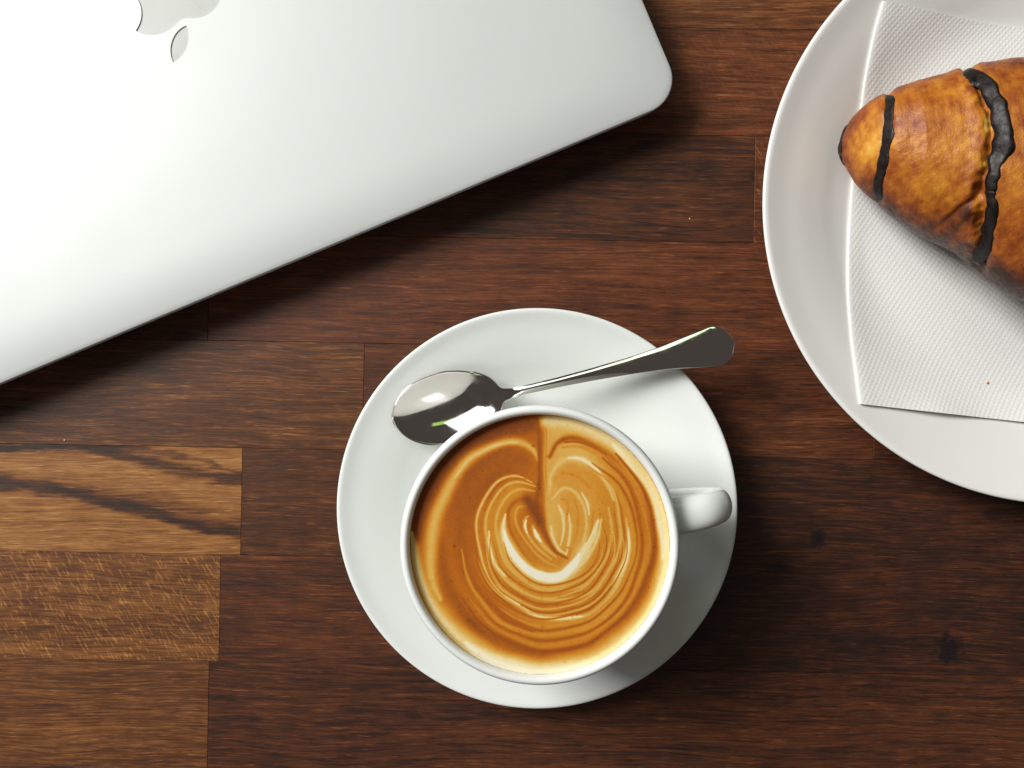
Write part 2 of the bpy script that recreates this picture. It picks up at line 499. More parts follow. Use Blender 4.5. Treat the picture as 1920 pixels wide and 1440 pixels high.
# inner left field, darker orange
stroke([(690, 300), (600, 295), (500, 350), (430, 450), (395, 570), (395, 700), (430, 820), (500, 920), (600, 1010), (720, 1060)], [22, 40, 46, 46, 44, 40, 32, 26, 20, 12], .32)
# light line in the lower field
stroke([(395, 700), (430, 830), (505, 955), (620, 1055), (745, 1105), (865, 1112), (1000, 1080), (1105, 1000), (1180, 890), (1212, 770), (1212, 650)], [4, 9, 12, 13, 12, 11, 11, 11, 11, 10, 5], .50)
stroke([(560, 1060), (680, 1110), (800, 1130), (920, 1118)], [4, 6, 6, 4], .42)
# heart: a blonde field first, then the nested threads
flat([(640, 450), (560, 560), (575, 700), (660, 820), (800, 870), (930, 830), (1020, 720), (1045, 580), (1000, 440), (900, 380)], [60, 80, 85, 80, 75, 80, 85, 85, 80, 60], .47, .5)
flat([(860, 380), (920, 430), (930, 560), (900, 660)], [60, 90, 90, 60], .53, .6)
for pts, w, val in [
    ([(715, 395), (640, 368), (565, 388), (508, 445), (475, 525), (466, 610), (478, 705), (515, 805), (575, 885), (655, 950), (745, 992), (850, 1008), (950, 995), (1035, 950), (1095, 870), (1135, 760), (1150, 640), (1140, 560)], [3, 7, 8, 8, 7, 6, 6, 8, 10, 11, 11, 10, 10, 14, 18, 16, 12, 5], .66),
    ([(730, 412), (650, 396), (582, 420), (530, 485), (506, 575), (516, 680), (556, 780), (636, 862), (738, 912), (850, 925), (950, 900), (1030, 840), (1085, 750), (1112, 640), (1105, 540), (1085, 455), (1045, 375)], [3, 7, 8, 8, 7, 7, 8, 9, 8, 7, 6, 6, 7, 8, 8, 8, 6], .62),
    ([(725, 432), (655, 428), (598, 462), (560, 540), (556, 630), (585, 730), (650, 815), (745, 868), (850, 880), (945, 855), (1015, 790), (1060, 700), (1075, 600), (1060, 510)], [3, 7, 8, 8, 8, 8, 8, 7, 7, 7, 7, 7, 8, 5], .60),
    ([(520, 610), (520, 680), (548, 760), (600, 820)], [4, 9, 9, 4], .76),
    ([(540, 840), (610, 915), (710, 975), (830, 1006), (940, 995)], [3, 9, 12, 11, 4], .80),
    ([(1150, 600), (1148, 680), (1120, 780), (1075, 860)], [4, 12, 16, 5], .78),
]: stroke(pts, w, val)
for pts, w, val in [  # dark threads
    ([(700, 380), (625, 384), (560, 420), (512, 490), (490, 580), (497, 690), (535, 795), (605, 872), (700, 935), (800, 962), (900, 958), (1000, 915), (1065, 840)], [3, 5, 6, 6, 6, 6, 6, 6, 6, 7, 7, 7, 4], .40),
    ([(452, 600), (460, 700), (495, 810), (560, 905), (640, 975)], [4, 7, 8, 7, 3], .34),
    ([(660, 950), (760, 985), (860, 988), (960, 965), (1040, 905), (1085, 830)], [3, 7, 9, 9, 8, 4], .33),
    ([(560, 800), (640, 890), (740, 940), (850, 948), (950, 925), (1040, 865), (1100, 770), (1128, 650), (1118, 540), (1090, 440)], [3, 5, 6, 6, 6, 7, 8, 8, 7, 4], .38),
    ([(860, 905), (950, 882), (1020, 825), (1072, 730), (1095, 630), (1085, 530)], [3, 5, 6, 6, 6, 4], .40),
    ([(690, 470), (640, 480), (610, 530), (620, 620), (660, 700), (730, 770), (800, 800)], [14, 13, 11, 11, 10, 9, 4], .36),
]: stroke(pts, w, val)
# white crescent
stroke([(598, 540), (588, 600), (596, 660), (628, 725), (680, 778), (745, 812), (805, 828), (858, 820), (905, 775), (948, 700), (985, 630), (1015, 565)], [3, 11, 17, 22, 25, 26, 25, 25, 26, 22, 15, 5], .78, soft=.7)
flat([(592, 610), (602, 665), (635, 728), (690, 782), (750, 811), (806, 823), (856, 812), (898, 768), (925, 715)], [3, 8, 12, 15, 16, 16, 16, 14, 4], .99, .6)
flat([(985, 640), (1000, 620), (960, 690), (930, 760)], [3, 8, 8, 4], .72, .8)
# small feathers, left lobe
stroke([(690, 500), (652, 510), (640, 555), (660, 620), (710, 690), (780, 750), (850, 785)], [3, 6, 7, 7, 7, 6, 3], .55)
stroke([(700, 545), (682, 570), (690, 620), (730, 680), (800, 740)], [3, 9, 9, 8, 4], .60); flat([(690, 565), (684, 590), (692, 620)], [3, 6, 3], .82, .8)
stroke([(722, 590), (735, 630), (770, 685), (820, 730)], [8, 14, 10, 4], .62); flat([(728, 605), (738, 632), (755, 660)], [5, 9, 3], .84, .8)
# extra hair-fine threads between the others
for e_ in range(9):
    f_ = e_ / 8
    cxz, cyz = 800 - 10 * f_, 660 + 12 * f_
    rx_, ry_ = 215 + 130 * f_, 195 + 150 * f_
    a0, a1 = math.radians(-8 + 14 * math.sin(e_ * 2.3)), math.radians(178 + 16 * math.sin(e_ * 1.7))
    pts_ = [(cxz + rx_ * math.cos(t_) + 6 * math.sin(3 * t_ + e_), cyz + ry_ * math.sin(t_) * (1 + .03 * math.sin(2 * t_ + e_))) for t_ in np.linspace(a0, a1, 12)]
    stroke(pts_, [1, 3, 4, 4, 5, 5, 5, 4, 4, 3, 1], (.60 if e_ % 2 else .36) + .04 * math.sin(e_ * 3.1))
# parting line
stroke([(735, 110), (748, 220), (752, 330), (745, 420), (735, 480), (755, 560), (780, 645), (815, 705), (875, 738)], [12, 10, 9, 11, 20, 19, 11, 7, 4], .29)
stroke([(690, 470), (720, 510), (752, 570)], [24, 26, 16], .24)
# right lobe threads
for pts, w, val in [
    ([(790, 440), (800, 360), (850, 302), (920, 288), (990, 318), (1042, 385), (1080, 475)], [6, 12, 14, 15, 15, 12, 6], .66),
    ([(880, 288), (940, 290), (1005, 330), (1045, 390)], [4, 8, 9, 4], .80),
    ([(800, 470), (850, 425), (905, 440), (945, 500), (960, 580), (940, 660)], [5, 8, 8, 8, 8, 4], .66),
    ([(935, 440), (962, 490), (972, 540)], [4, 9, 4], .74),
    ([(832, 500), (855, 550), (858, 610), (840, 680)], [6, 10, 8, 4], .72),
    ([(882, 540), (890, 600), (878, 670), (866, 720)], [5, 8, 8, 4], .72),
    ([(800, 590), (805, 640), (830, 695), (868, 720)], [5, 10, 9, 4], .72),
    ([(1030, 560), (1010, 640), (965, 720), (915, 790)], [4, 10, 10, 5], .70),
]: stroke(pts, w, val)
for pts, w in [([(842, 470), (868, 480), (878, 520), (872, 570)], [5, 6, 6, 3]), ([(905, 470), (922, 530), (922, 600), (900, 670)], [5, 6, 6, 3]),
               ([(990, 520), (985, 590), (955, 660)], [4, 6, 3]), ([(870, 690), (885, 700), (880, 740)], [4, 9, 5]), ([(850, 350), (920, 370), (975, 420)], [8, 12, 6]),
               ([(775, 150), (778, 300), (776, 420)], [4, 5, 3])]:
    stroke(pts, w, .48)
# broad lazy rings between the heart and the wall
for f_, v_, w_ in ((0.0, .50, 9), (.18, .34, 9), (.36, .50, 8), (.55, .33, 12), (.75, .47, 9), (.95, .29, 15)):
    rx_, ry_ = 375 + 90 * f_, 385 + 120 * f_
    pts_ = [(790 + 6 * f_ + rx_ * math.cos(t_) * (1 + .02 * math.sin(2 * t_ + 9 * f_)), 655 + ry_ * math.sin(t_)) for t_ in np.linspace(math.radians(-62 + 12 * f_), math.radians(128 + 22 * f_), 14)]
    stroke(pts_, [w_ * .3, w_ * .8, w_, w_, w_ * 1.1, w_, w_, w_ * .9, w_ * .9, w_, w_, w_ * .8, w_ * .5, w_ * .2], v_)
L = .43 + (L - .43) * 1.28
# bubbles and specks
for _ in range(260):
    a, r_ = rng.uniform(0, 2 * np.pi), cf_r * math.sqrt(rng.uniform(0.02, 0.97))
    c = proj(np.array([[CUP_C.x + r_ * math.cos(a), CUP_C.y + r_ * math.sin(a), ZC]]))[0]
    s_ = rng.choice([0.9, 1.1, 1.5, 2.2], p=[.45, .35, .15, .05])
    L = L - rng.uniform(.08, .22) * np.exp(-((x - c[0]) ** 2 + (y - c[1]) ** 2) / (s_ ** 2))
L = L + rng.normal(0, .012, len(L))
L = np.clip(L, 0, 1)
idx = -np.ones(ng * ng, int); ins = inside.reshape(-1)
idx[ins] = np.arange(ins.sum())
cv = np.stack([X, Y, Zc - ZC], -1).reshape(-1, 3)[ins]
gf = np.array(grid_faces(ng, ng)); ok = ins[gf].all(1); gf = idx[gf[ok]]
k = NT('latte_foam')
g = k.new('ShaderNodeTexCoord').outputs['Object']
lv = k.math('ADD', k.attr('tone'), k.math('MULTIPLY', k.math('SUBTRACT', k.noise(g, 420, 3, .6), .5), .10))
cc = k.ramp(lv, [(0.0, (0.085, 0.020, 0.006, 1)), (0.20, (0.245, 0.062, 0.013, 1)), (0.36, (0.46, 0.125, 0.011, 1)),
                 (0.52, (0.62, 0.255, 0.026, 1)), (0.68, (0.70, 0.42, 0.095, 1)), (0.84, (0.80, 0.66, 0.34, 1)), (1.0, (0.84, 0.78, 0.62, 1))])
k.p(Base_Color=cc, Roughness=0.42, IOR=1.33, Specular_IOR_Level=0.3)
k.bump(k.noise(g, 1500, 2, .6), 0.10, 0.0001)
latte = link_mesh('latte', cv, [tuple(int(i) for i in f) for f in gf], k.m)
at = latte.data.attributes.new('tone', 'FLOAT', 'POINT'); at.data.foreach_set('value', L[ins].astype(np.float32))
latte.location = (CUP_C.x, CUP_C.y, ZC)
recalc_up = latte.data.polygons[0].normal.z
if recalc_up < 0: latte.data.flip_normals()
tag(latte, 'milky coffee with a heart drawn in the foam, filling the cup', 'coffee')

# ------------------------------------------------------------------ teaspoon
ZS = 0.0180
b0 = P(840, 764, ZS); neck = P(952, 737, ZS)
axd = (P(1374, 643, .026) - P(742, 788, ZS)); axd.z = 0; axd.normalize()
angs = math.atan2(axd.y, axd.x)
A_, B_ = .0222, .01420           # half length and half width of the bowl
tip_end = P(1376, 643, .0265)
Lh = (tip_end - b0).dot(axd)     # distance bowl centre -> handle end
lat_end = (tip_end - b0).cross(axd).z
# half width of the spoon along its length
kw = [(A_ - .0012, None), (.0232, .0027), (.027, .0019), (.034, .0019), (.045, .0021), (.060, .0027), (.075, .0036), (.088, .0049), (.098, .0066), (.106, .0079), (Lh - .0080, .0082)] + [(Lh - .0080 + .0080 * math.sin(a_), max(.0082 * math.cos(a_), .0004)) for a_ in np.linspace(.1, math.pi / 2, 14)]
def half_w(l):
    e = B_ * math.sqrt(max(0, 1 - (l / A_) ** 2)) * (1 - 0.06 * l / A_) if abs(l) < A_ else 0
    hk = [q for q in kw if q[1] is not None]
    h = float(np.interp(l, [q[0] for q in hk], [q[1] for q in hk])) if l > .012 else 0
    if l > .012 and l < .0232: h = .0027
    return max(math.sqrt(e * e + (h * h if l > .012 else 0)), .0003) if l < .0232 else h
def centre_z(l):
    return float(np.interp(l, *zip(*[(-1, 0), (.018, 0.0), (.023, .0006), (.030, .0022), (.040, .0034), (.060, .0049), (.080, .0064), (.098, .0082), (.108, .0092), (Lh - .006, .0096), (Lh, .0090)])))
ls = list(-A_ * np.cos(np.linspace(0, np.pi / 2, 18))) + list(np.linspace(.0015, .030, 26)) + list(np.linspace(.032, Lh - .008, 34)) + list(Lh - .008 * (1 - np.sin(np.linspace(0.05, np.pi / 2, 14))))
ls = np.array(ls)
NTv = 21; sv = []
for l in ls:
    w = half_w(l)
    hz = sstep(.024, .034, l)
    for j in range(NTv):
        t = -1 + 2 * j / (NTv - 1)
        m = t * w
        rho = (l / A_) ** 2 + (m / B_) ** 2
        zb = -.0064 * (1 - min(rho, 1.0)) ** 0.9 if l < A_ else 0.0
        crown = (.0009 * (1 - t * t)) * hz * (1 + 0.45 * sstep(.07, .105, l)) + (-0.0002) * hz
        sv.append((l, m, zb + centre_z(l) + crown))
spoon = link_mesh('teaspoon', sv, grid_faces(len(ls), NTv), M_STEEL)
recalc(spoon)
if sum(p.normal.z for p in spoon.data.polygons) < 0: spoon.data.flip_normals()
so = spoon.modifiers.new('thickness', 'SOLIDIFY'); so.thickness = 0.0013; so.offset = -1
sb = spoon.modifiers.new('smooth', 'SUBSURF'); sb.levels = 1; sb.render_levels = 2
spoon.location = b0; spoon.rotation_euler = (0, 0, angs)
tag(spoon, 'polished steel teaspoon lying on the saucer behind the cup', 'teaspoon')

# ------------------------------------------------------------------ laptop
ZL = 0.0185
def laptop():
    c0 = P(1282, 182, ZL)                                  # sharp front right corner
    ang = math.atan(0.4184)
    W, DP = 0.338, 0.234
    root = tag(empty('laptop', (c0.x, c0.y, 0), ang), 'closed silver aluminium laptop with grey fruit emblem on its lid', 'laptop')
    # local frame: x to the left edge is negative, y to the back is positive; front right corner = origin
    def loop(d, r, z, n=14):
        out = []
        for cx, cy, a0 in ((-d - r, d + r, -90), (-d - r, DP - d - r, 0), (-W + d + r, DP - d - r, 90), (-W + d + r, d + r, 180)):
            for k_ in range(n):
                a = math.radians(a0 + 90 * k_ / (n - 1))
                out.append((cx + r * math.cos(a), cy + r * math.sin(a), z))
        return out
    def shell(name, loops, mat, parent, cap_top=True, cap_bottom=True):
        n = len(loops[0]); v = [p for l in loops for p in l]
        f = grid_faces(len(loops), n, True)
        if cap_bottom: f.append(tuple(range(n - 1, -1, -1)))
        if cap_top: f.append(tuple(range((len(loops) - 1) * n, len(loops) * n)))
        o = link_mesh(name, v, f, mat, parent); recalc(o); return o
    RC = .0140
    # base with sides that lean in towards the table
    bl = [loop(.0190, .010, .0012), loop(.0130, .011, .0020), loop(.0085, .012, .0045), loop(.0052, .013, .0085), loop(.0012, RC, .0112), loop(.0007, RC, .0121), loop(.0010, RC, .0125)]
    base = shell('base', bl, M_ALU, root)
    for fx, fy in ((-.03, .025), (-W + .03, .025), (-.03, DP - .025), (-W + .03, DP - .025)):
        lo = [(.007 * math.cos(a), .007 * math.sin(a)) for a in np.linspace(0, 2 * np.pi, 24, endpoint=False)]
        v = [(fx + a, fy + b, z) for z in (0, .0013) for a, b in lo]
        link_mesh('foot', v, grid_faces(2, 24, True) + [tuple(range(23, -1, -1)), tuple(range(24, 48))], M_GASKET, root)
    shell('gasket', [loop(.0016, RC, .0125), loop(.0011, RC, .0128), loop(.0011, RC, .0138), loop(.0016, RC, .0142)], M_GASKET, root)
    # lid: rolled edge, then a slow rise to the flat middle that carries the emblem
    lp = [loop(.0018, RC, .0142), loop(.0014, RC, .0144), loop(.0011, RC, .0150), loop(.0002, RC, ZL - .0014), loop(0, RC, ZL - .0011), loop(.0001, RC, ZL - .0009), loop(.0005, RC, ZL - .0007)]
    top0, rise = ZL - .0007, .0015
    FL = .024
    for q in np.linspace(.06, 1, 16):
        lp.append(loop(.0006 + (FL - .0006) * q, RC + .5 * FL * q, top0 + rise * (1 - (1 - q) ** 2.7)))
    zt = top0 + rise
    n = len(lp[0]); v = [p for l in lp for p in l]; f = grid_faces(len(lp), n, True); f.append(tuple(range(n - 1, -1, -1)))
    # emblem outlines (a fruit with a bite and a leaf), drawn as bezier runs
    body = [(12.152, 6.896), [(-.948, 0), (-2.415, -1.078), (-3.96, -1.04)], [(-2.04, .027), (-3.91, 1.183), (-4.961, 3.014)],
            [(-2.117, 3.675), (-.546, 9.103), (1.519, 12.09)], [(1.013, 1.454), (2.208, 3.09), (3.792, 3.039)], [(1.52, -.065), (2.09, -.987), (3.935, -.987)],
            [(1.831, 0), (2.35, .987), (3.96, .948)], [(1.637, -.026), (2.676, -1.48), (3.676, -2.948)], [(1.156, -1.688), (1.636, -3.325), (1.662, -3.415)],
            [(-.039, -.013), (-3.182, -1.221), (-3.22, -4.857)], [(-.026, -3.04), (2.48, -4.494), (2.597, -4.559)], [(-1.429, -2.09), (-3.623, -2.324), (-4.39, -2.376)],
            [(-2, -.156), (-3.675, 1.09), (-4.61, 1.09)]]
    leaf = [(15.53, 3.83), [(.843, -1.012), (1.4, -2.427), (1.245, -3.83)], [(-1.207, .052), (-2.662, .805), (-3.532, 1.818)],
            [(-.78, .896), (-1.454, 2.338), (-1.273, 3.714)], [(1.338, .104), (2.715, -.688), (3.559, -1.701)]]
    def trace(runs):
        p = np.array(runs[0]); out = []
        for a, b, c in runs[1:]:
            a, b, c = p + a, p + b, p + c
            for t in np.linspace(0, 1, 12, endpoint=False):
                out.append((1 - t) ** 3 * p + 3 * t * (1 - t) ** 2 * a + 3 * t * t * (1 - t) * b + t ** 3 * c)
            p = c
        return out
    kk = complex(-9.255, 3.70)
    org = complex(349, 48) - kk * complex(11.97, 5.53)
    inv = Matrix.Rotation(-ang, 3, 'Z')
    def place(pts):
        out = []
        for p_ in pts:
            q = kk * complex(p_[0], p_[1]) + org
            w = P(q.real, q.imag, zt) - Vector((c0.x, c0.y, 0)); w.z = 0
            out.append(inv @ w)
        return out
    B, Lf = place(trace(body)), place(trace(leaf))
    oi = (len(lp) - 1) * n
    ring = [Vector((p[0], p[1], 0)) for p in lp[-1]]
    tri = tessellate_polygon([ring, B, Lf])
    allv = ring + B + Lf
    off = len(v)
    v += [(p.x, p.y, zt) for p in B + Lf]
    mp = lambda i: oi + i if i < n else off + i - n
    f += [tuple(mp(i) for i in t) for t in tri]
    # side walls of the two recesses
    dep = .00045
    off2 = len(v); v += [(p.x, p.y, zt - dep) for p in B + Lf]
    for s0, ln in ((0, len(B)), (len(B), len(Lf))):
        for i in range(ln):
            j = (i + 1) % ln
            f.append((off + s0 + i, off + s0 + j, off2 + s0 + j, off2 + s0 + i))
    lid = link_mesh('lid', v, f, M_ALU, root)
    bm = bmesh.new(); bm.from_mesh(lid.data); bmesh.ops.remove_doubles(bm, verts=bm.verts, dist=1e-8)
    bmesh.ops.recalc_face_normals(bm, faces=bm.faces); bm.to_mesh(lid.data); bm.free()
    lid.data.set_sharp_from_angle(angle=math.radians(40))
    for nm, L_ in (('emblem_fruit', B), ('emblem_leaf', Lf)):
        t = tessellate_polygon([L_]); m_ = len(L_)
        vv = [(p.x, p.y, zt - dep + .00006) for p in L_] + [(p.x, p.y, zt - dep - .0004) for p in L_]
        ff = [tuple(q) for q in t] + [tuple(i + m_ for i in q) for q in t] + [(i, (i + 1) % m_, (i + 1) % m_ + m_, i + m_) for i in range(m_)]
        o = link_mesh(nm, vv, ff, M_LOGO, lid, smooth=False); recalc(o)
laptop()

# ------------------------------------------------------------------ plate
PL_C = P(1993, 383, .0203); PL_R = 563 * S * (1 - .0203 / D)
pt = catmull([(0, .0060), (.050, .0060), (.070, .0062), (.078, .0068), (.086, .0090), (.094, .0121), (.102, .0150), (.110, .0176), (PL_R - .0026, .0202)], 8)
def plate_z(r): return float(np.interp(r, pt[:, 0], pt[:, 1]))
prof = [tuple(p) for p in pt] + [(PL_R - .0012, .0207), (PL_R - .0003, .0205), (PL_R, .0200), (PL_R - .0003, .0192), (PL_R - .0014, .0184),
        (.104, .0124), (.094, .0080), (.084, .0042), (.076, .0024), (.0715, .0018), (.0705, .0003), (.0695, 0), (.0670, 0), (.0660, .0004), (.0650, .0022), (.030, .0026), (0, .0026)]
plate = lathe('plate', prof, M_PLATE, None, (PL_C.x, PL_C.y, 0), 220)
tag(plate, 'large round white plate carrying a napkin and croissant', 'plate')

# ------------------------------------------------------------------ napkin
def napkin():
    edge = catmull([(1650, 8, .0152), (1634, 70, .0135), (1622, 150, .0125), (1612, 240, .0105), (1600, 340, .0092), (1592, 440, .0090), (1589, 530, .0098), (1592, 620, .0120), (1598, 690, .0135), (1606, 757, .0160)], 10)
    E = np.array([P(*p) for p in edge])
    dl = np.r_[0, np.cumsum(np.linalg.norm(np.diff(E, axis=0), axis=1))]
    NB, NA = 540, 500
    LB = dl[-1]; LA = .165
    E = np.stack([np.interp(np.linspace(0, LB, NB), dl, E[:, i]) for i in range(3)], 1)
    a = np.linspace(0, LA, NA)
    e0 = P(1606, 757, .0160); e1 = P(1925, 792, .009)
    dirx = Vector((e1.x - e0.x, e1.y - e0.y, 0)).normalized()
    ez = E[:, 2]
    Xn = E[:, 0][:, None] + a[None] * dirx.x
    Yn = E[:, 1][:, None] + a[None] * dirx.y
    b = np.linspace(0, LB, NB)[:, None] * np.ones((1, NA)); A2 = np.ones((NB, 1)) * a[None]
    rr_ = np.hypot(Xn - PL_C.x, Yn - PL_C.y)
    pz = np.interp(rr_, pt[:, 0], pt[:, 1])
    # paper is stiff: smooth the surface it lies on
    ker = np.exp(-np.linspace(-2, 2, 41) ** 2); ker /= ker.sum()
    sm = np.apply_along_axis(lambda q: np.convolve(np.pad(q, 20, mode='edge'), ker, 'valid'), 0, pz)
    sm = np.apply_along_axis(lambda q: np.convolve(np.pad(q, 20, mode='edge'), ker, 'valid'), 1, sm)
    base = np.maximum(sm, pz) + .0005
    wav = .0003 * np.sin(b / .017 + 1.3) * np.sin(A2 / .023) + .0002 * np.sin(A2 / .011 + b / .03)
    base = base + .0006 + wav
    # the fold is puffy, the two leaves part a little along the front edge
    d = A2
    puff = .0004 * np.sqrt(np.clip(1 - (1 - np.clip(d / .0025, 0, 1)) ** 2, 0, 1)) + .0001 * np.exp(-((d - .004) / .003) ** 2)
    front = np.exp(-(LB - b) / .007)
    gap = .0016 * front * np.exp(-((A2 - .036) / .014) ** 2) + .0009 * front * np.exp(-((A2 - .085) / .018) ** 2)
    th = math.radians(31)
    u = A2 * math.cos(th) + b * math.sin(th); w = -A2 * math.sin(th) + b * math.cos(th)
    pit = .00175
    dots = np.exp(1.1 * (np.cos(2 * np.pi * u / pit) + np.cos(2 * np.pi * w / pit) - 2))
    fade = sstep(.0004, .002, A2)
    ztop = base + puff + gap + .00020 * dots * fade
    zbot = base - .0005
    top = np.stack([Xn, Yn, ztop], -1); bot = np.stack([Xn, Yn, zbot], -1)
    # one strip: lower leaf from right to left, round the fold, upper leaf left to right
    mid = top[:, :1].copy(); mid[:, 0, 0] -= .0004; mid[:, 0, 2] = (ztop[:, 0] + zbot[:, 0]) / 2
    bot = bot[:, ::-8]
    allp = np.concatenate([bot, mid, top], 1)
    nv = allp.shape[1]
    k = NT('tissue_paper'); c = k.new('ShaderNodeTexCoord').outputs['Object']
    nn = k.noise(c, 700, 3, .6)
    k.p(Base_Color=k.mix(nn, (0.80, 0.80, 0.775, 1), (0.87, 0.87, 0.85, 1)), Roughness=0.95, Specular_IOR_Level=0.15)
    k.bump(nn, .15, .0002)
    o = link_mesh('napkin', allp.reshape(-1, 3), grid_faces(NB, nv), k.m)
    if sum(p.normal.z for p in list(o.data.polygons)[nv // 2 + 20:nv - 5]) < 0: o.data.flip_normals()
    tag(o, 'folded white embossed paper napkin under the croissant', 'napkin')
    return o, Xn, Yn, ztop
nap, nX, nY, nZ = napkin()

# ------------------------------------------------------------------ croissant
def croissant():
    prof = np.array([(1574, 276, 286), (1576, 266, 292), (1580, 254, 298), (1587, 238, 308), (1597, 221, 322), (1612, 205, 344), (1630, 190, 363), (1650, 180, 378), (1665, 177, 390), (1700, 165, 418), (1740, 152, 444),
        (1780, 140, 463), (1805, 133, 476), (1830, 131, 496), (1850, 130, 512), (1880, 123, 535), (1920, 115, 560), (2000, 106, 590), (2080, 116, 588), (2160, 146, 566),
        (2240, 188, 528), (2320, 240, 476), (2385, 292, 430), (2420, 330, 398), (2430, 352, 372)], float)
    NSc, NTh = 520, 300
    tt = np.linspace(0, 1, NSc); xs = 1574 + (2430 - 1574) * (0.5 - 0.5 * np.cos(np.pi * tt)) * 1.0
    up = np.interp(xs, prof[:, 0], prof[:, 1]); lo = np.interp(xs, prof[:, 0], prof[:, 2])
    ker = np.exp(-np.linspace(-2, 2, 9) ** 2); ker /= ker.sum()
    up = np.convolve(np.pad(up, 4, mode='edge'), ker, 'valid'); lo = np.convolve(np.pad(lo, 4, mode='edge'), ker, 'valid')
    zb = .0092
    hwp = (lo - up) / 2; cp = (lo + up) / 2
    hw0 = hwp * S * .93
    H = np.minimum(hw0 * 1.55, .020 + hw0 * .75); H = np.minimum(H, .052)
    lift = .0045 * sstep(1700, 1575, xs) + .0045 * sstep(2300, 2430, xs)
    zc = zb + lift + H * .45
    kx = S * (1 - zc / D)
    cx = (xs - 960) * kx; cy = (720 - cp) * kx; hw = hwp * kx
    th = np.linspace(0, 2 * np.pi, NTh, endpoint=False)
    C, Sn = np.cos(th), np.sin(th)
    ex = .92
    cw = np.sign(C) * np.abs(C) ** ex; sw = np.sign(Sn) * np.abs(Sn) ** ex
    X = cx[:, None] + 0 * cw[None]; Yv = cy[:, None] - hw[:, None] * cw[None]
    Zv = zc[:, None] + np.where(sw > 0, (H * .55)[:, None] * sw[None], (H * .45)[:, None] * sw[None])
    Zv = np.maximum(Zv, (zb + lift)[:, None] + .06 * (Zv - (zb + lift)[:, None]))
    base = np.stack([X, Yv, Zv], -1).reshape(-1, 3)
    def normals(v):
        g = v.reshape(NSc, NTh, 3)
        du = np.gradient(g, axis=0); dv = np.roll(g, -1, 1) - np.roll(g, 1, 1)
        n_ = np.cross(dv, du).reshape(-1, 3)
        n_ /= np.maximum(np.linalg.norm(n_, axis=1), 1e-12)[:, None]
        c_ = np.repeat(np.stack([cx, cy, zc], 1), NTh, 0)
        s_ = np.sign(((v - c_) * n_).sum(1)); s_[s_ == 0] = 1
        return n_ * s_[:, None]
    N = normals(base)
    q = proj(base); qx, qy = q[:, 0], q[:, 1]
    Zf = base[:, 2]
    def vn(sx, sy, sz, ph, octs=4):
        """cheap smooth pseudo noise from summed sines, deterministic"""
        r_ = np.random.default_rng(ph); o_ = np.zeros(len(base)); am = 1.0; f_ = 1.0
        for _ in range(octs):
            for _k in range(3):
                d_ = r_.normal(size=3); d_ /= np.linalg.norm(d_)
                o_ += am * np.sin(f_ * (base[:, 0] / sx * d_[0] + base[:, 1] / sy * d_[1] + base[:, 2] / sz * d_[2]) * 2 * np.pi + r_.uniform(0, 6.28))
            am *= .55; f_ *= 2.1
        return o_ / 4.0
    # creases where one turn of the dough ends
    cr2 = np.array([(100, 1800), (135, 1816), (170, 1842), (210, 1856), (255, 1862), (300, 1856), (340, 1846), (372, 1838), (405, 1842), (445, 1848), (500, 1836), (560, 1830)], float)
    cr1 = np.array([(150, 1666), (210, 1663), (260, 1660), (300, 1655), (340, 1648), (390, 1642)], float)
    cr3 = np.array([(60, 2170), (250, 2150), (400, 2160), (620, 2130)], float)
    jit = 4.0 * vn(.012, .012, .012, 3)
    d2 = qx + jit - np.interp(qy, cr2[:, 0], cr2[:, 1]); d1 = qx + .6 * jit - np.interp(qy, cr1[:, 0], cr1[:, 1]); d3 = qx + jit - np.interp(qy, cr3[:, 0], cr3[:, 1])
    upm = sstep(-.3, .2, N[:, 2])
    disp = np.zeros(len(base))
    disp += -.0022 * np.exp(-(d2 / 9) ** 2) + .0014 * sstep(4, 26, d2) * sstep(200, 60, d2) + .0007 * np.exp(-((d2 + 24) / 14) ** 2)
    disp += -.0009 * np.exp(-(d1 / 7) ** 2) + .0010 * sstep(2, 20, d1) * sstep(150, 40, d1)
    disp += -.0022 * np.exp(-(d3 / 10) ** 2)
    # diagonal fold on the lower flank, running to the crease
    fold = np.array([(1690, 470), (1760, 425), (1800, 392), (1840, 362)], float)
    fy = np.interp(qx, fold[:, 0], fold[:, 1]); df = qy - fy
    fm = sstep(1730, 1800, qx) * sstep(1848, 1838, qx)
    disp += fm * (-.0010 * np.exp(-(df / 7) ** 2) + .0010 * np.exp(-((df - 18) / 12) ** 2))
    disp += .0005 * vn(.034, .034, .034, 11, 2) + .00012 * vn(.007, .010, .008, 12, 3) + .00009 * vn(.0025, .0025, .0025, 13, 2)
    tear = np.exp(-((d2 + 6) / 16) ** 2)
    disp += tear * .0009 * vn(.004, .004, .004, 14, 3)
    disp *= sstep(1574, 1590, np.repeat(xs, NTh)) * sstep(2430, 2400, np.repeat(xs, NTh)) * (0.25 + .75 * upm)
    pos = base + N * disp[:, None]
    pos[:, 2] = np.maximum(pos[:, 2], zb - .0002)
    # bake tone: 0 pale yellow, .5 golden orange, 1 dark brown
    side = sstep(.75, -.05, N[:, 2]) * sstep(240, 420, qy)  # darker crust, with the shade of the lower flank painted in
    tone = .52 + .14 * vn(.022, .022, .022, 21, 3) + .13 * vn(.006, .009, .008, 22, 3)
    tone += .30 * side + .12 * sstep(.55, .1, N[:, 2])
    tone -= .34 * np.exp(-(((qx - 1618) / 26) ** 2 + ((qy - 295) / 40) ** 2)) + .16 * np.exp(-(((qx - 1640) / 14) ** 2 + ((qy - 260) / 60) ** 2))
